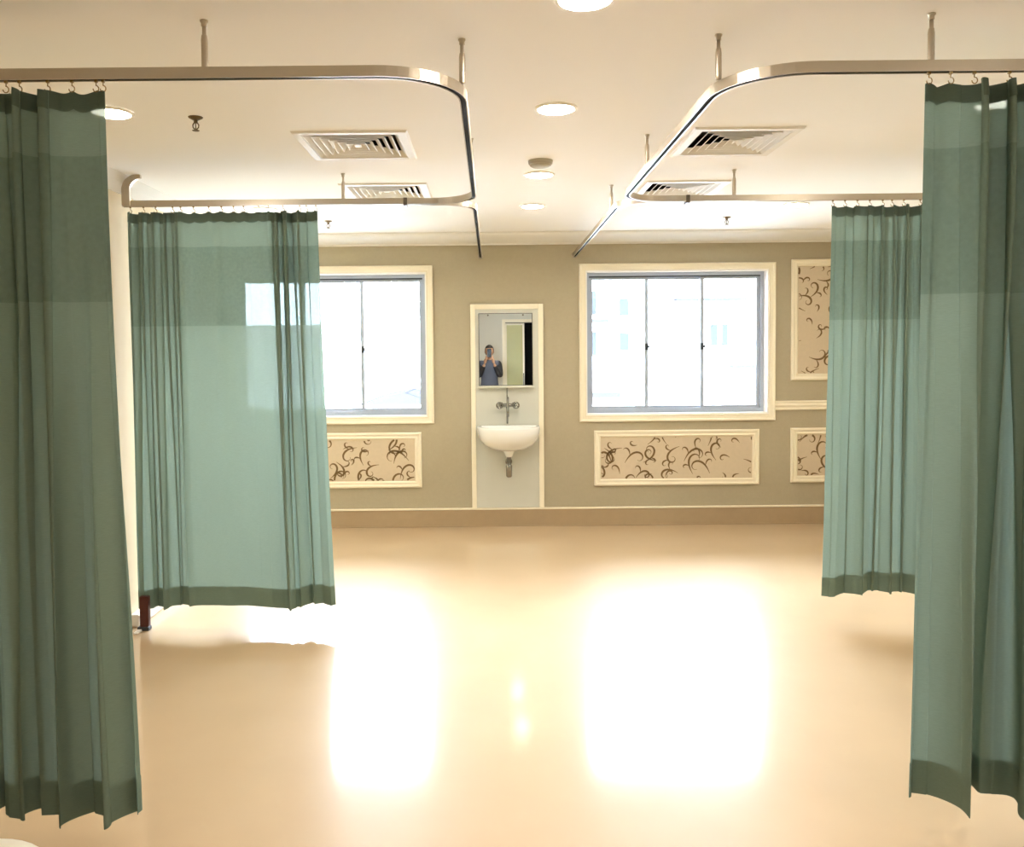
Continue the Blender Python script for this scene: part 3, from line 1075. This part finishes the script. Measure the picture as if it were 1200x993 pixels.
# hair, eyes, mouth
bm = bmesh.new()
bmesh.ops.create_uvsphere(bm, u_segments=32, v_segments=20, radius=1)
dele = [v for v in bm.verts if (v.co.y > .35 and v.co.z < .42) or v.co.z < -.75]
bmesh.ops.delete(bm, geom=dele, context='VERTS')
for v in bm.verts:
    v.co = Vector((v.co.x * .086, .022 + v.co.y * .103, HZ + .022 + v.co.z * .112))
g = bmesh.ops.solidify(bm, geom=list(bm.faces), thickness=.006)
obj('hair', bm, 'hair', r, True)
for s_ in (-1, 1):
    bm = bmesh.new()
    bmesh.ops.create_uvsphere(bm, u_segments=12, v_segments=8, radius=.011)
    bmesh.ops.translate(bm, verts=bm.verts, vec=(s_ * .032, .112, HZ + .018))
    obj('eye', bm, 'eye', r, True)
bm = bmesh.new()
bmesh.ops.create_uvsphere(bm, u_segments=14, v_segments=8, radius=1)
for v in bm.verts:
    v.co = Vector((v.co.x * .022, .112 + v.co.y * .006, HZ - .05 + v.co.z * .007))
obj('mouth', bm, 'lip', r, True)
# clothes
cv = [(0, 0, .76), (0, 0, .92), (0, 0, 1.08), (0, 0, 1.25), (0, 0, 1.37), (0, .005, 1.455), (0, .008, 1.50)]
ce = [(0, 1), (1, 2), (2, 3), (3, 4), (4, 5), (5, 6)]
cr = [(.212, .172), (.200, .155), (.168, .128), (.174, .132), (.155, .115), .080, .066]
for s_ in (-1, 1):
    k = len(cv)
    cv += [(s_ * .15, -.008, 1.405), (s_ * .18, .02, 1.33)]
    ce += [(4, k), (k, k + 1)]
    cr += [.074, .064]
skin_obj('top', [skin_mesh(cv, ce, cr, 0)], 'shirt', r)
for s_ in (-1, 1):
    v_ = [(s_ * .135, -.012, 1.43), (s_ * (SH[0] + .01), SH[1], SH[2] + .004), (s_ * EL[0], EL[1], EL[2]), (s_ * lerp(EL[0], WR[0], .88), lerp(EL[1], WR[1], .88), lerp(EL[2], WR[2], .88))]
    skin_obj('sleeve', [skin_mesh(v_, [(0, 1), (1, 2), (2, 3)], [.060, .074, .060, .044], 0)], 'vest', r)
tv = [(0, 0, 1.04), (0, 0, .90)]
te = [(0, 1)]
tr = [(.150, .110), (.165, .122)]
for s_ in (-1, 1):
    k = len(tv)
    tv += [(s_ * .09, 0, .82), (s_ * .10, .01, .48), (s_ * .105, -.01, .02)]
    te += [(1, k), (k, k + 1), (k + 1, k + 2)]
    tr += [.104, .078, .060]
skin_obj('trousers', [skin_mesh(tv, te, tr, 0)], 'trousers', r)
for s_ in (-1, 1):
    bm = bmesh.new()
    rings = []
    for y, w_, h in ((-.06, .028, .05), (-.045, .036, .075), (.0, .038, .085), (.06, .042, .062), (.12, .044, .048), (.17, .036, .038), (.19, .018, .025)):
        ring = []
        for i in range(16):
            a = 2 * PI * i / 16
            ring.append((s_ * .107 + w_ * math.cos(a), y, max(0.0, h / 2 + h / 2 * 1.15 * math.sin(a))))
        rings.append(ring)
    loft(bm, rings)
    obj('shoe', bm, 'shoe', r, True)

r = thing('mobile_phone', 'black mobile phone held upright before the face', 'phone', (-.035, -.03, 1.525))
obj('case', B(-.038, .038, -.0045, .0045, 0, .155, bev=.004), 'phone', r)
bm = bmesh.new()
lathe(bm, [(.007, 0), (.007, .002), (.004, .003)], .022, .0045, .135, 16, 'Y')
obj('camera_lens', bm, 'chrome', r)

# ------------------------------------------------------------------ outside: pale buildings under an overcast sky
GZ = -4.5
bm = bmesh.new()
box(bm, -60, 70, YB + .25, 90, GZ - .3, GZ)
struct('floor_outside', bm, 'ground')
def building(label, x0, x1, y0, y1, zt_, wins, m='building', ledges=(), roof=None):
    r_ = thing('apartment_building', label, 'building', ((x0 + x1) / 2, y0, GZ), 'pale buildings outside the windows')
    ox, oy = (x0 + x1) / 2, y0
    obj('wall', B(x0 - ox, x1 - ox, 0, y1 - oy, 0, zt_ - GZ), m, r_)
    for (a, b, c, d) in wins:
        w_ = obj('window', B(a - ox, b - ox, -.05, .1, c - GZ, d - GZ), 'b_window', r_)
    for (a, b, c, d) in ledges:
        obj('ledge', B(a - ox, b - ox, -.35, 0, c - GZ, d - GZ), 'building_grey', r_)
    if roof:
        bm = bmesh.new()
        e = roof
        rg = [[(x0 - ox - .5, -.6, zt_ - GZ), (x1 - ox + .5, -.6, zt_ - GZ), (x1 - ox + .5, y1 - oy + .6, zt_ - GZ), (x0 - ox - .5, y1 - oy + .6, zt_ - GZ)],
              [(x0 - ox + 1, 2.0, zt_ - GZ + e), (x1 - ox - 1, 2.0, zt_ - GZ + e), (x1 - ox - 1, y1 - oy - 2, zt_ - GZ + e), (x0 - ox + 1, y1 - oy - 2, zt_ - GZ + e)]]
        loft(bm, rg)
        obj('roof', bm, 'b_roof', r_)
    return r_
k = .022
def wx_(px): return (px - 576) * k
def wz_(py): return 1.6 - (py - 414) * k
bA = building('pale apartment house with small windows outside the window beside the tall panel', 1.2, 3.7, 22, 28, 7.5,
         [(wx_(690), wx_(699), wz_(370), wz_(343)), (wx_(690), wx_(699), wz_(418), wz_(390)), (wx_(726), wx_(737), wz_(412), wz_(392)),
          (wx_(726), wx_(737), wz_(372), wz_(352))],
         ledges=[(wx_(684), wx_(712), wz_(379), wz_(376)), (wx_(684), wx_(725), wz_(467), wz_(461))])
obj('sign_board', B(wx_(712) - 2.45, wx_(742) - 2.45, -.3, -.1, wz_(324) - GZ, wz_(318) - GZ), 'b_red', bA)
building('long pale block with a pair of narrow windows outside the window beside the tall panel', 4.2, 13, 24, 32, 5.2,
         [(wx_(833) * 1.09, wx_(841) * 1.09, wz_(407), wz_(380)), (wx_(846) * 1.09, wx_(853) * 1.09, wz_(407), wz_(380))],
         ledges=[(wx_(790) * 1.09, wx_(872) * 1.09, wz_(350), wz_(347)), (wx_(855) * 1.09, wx_(892) * 1.09, wz_(436), wz_(432))])
building('low pale house with a slate blue roof outside the half curtained window', -4.2, -2.3, 30, 38, -.15,
         [(-3.6, -3.4, -1.2, -.6), (-2.9, -2.75, -1.2, -.6)], roof=.3)
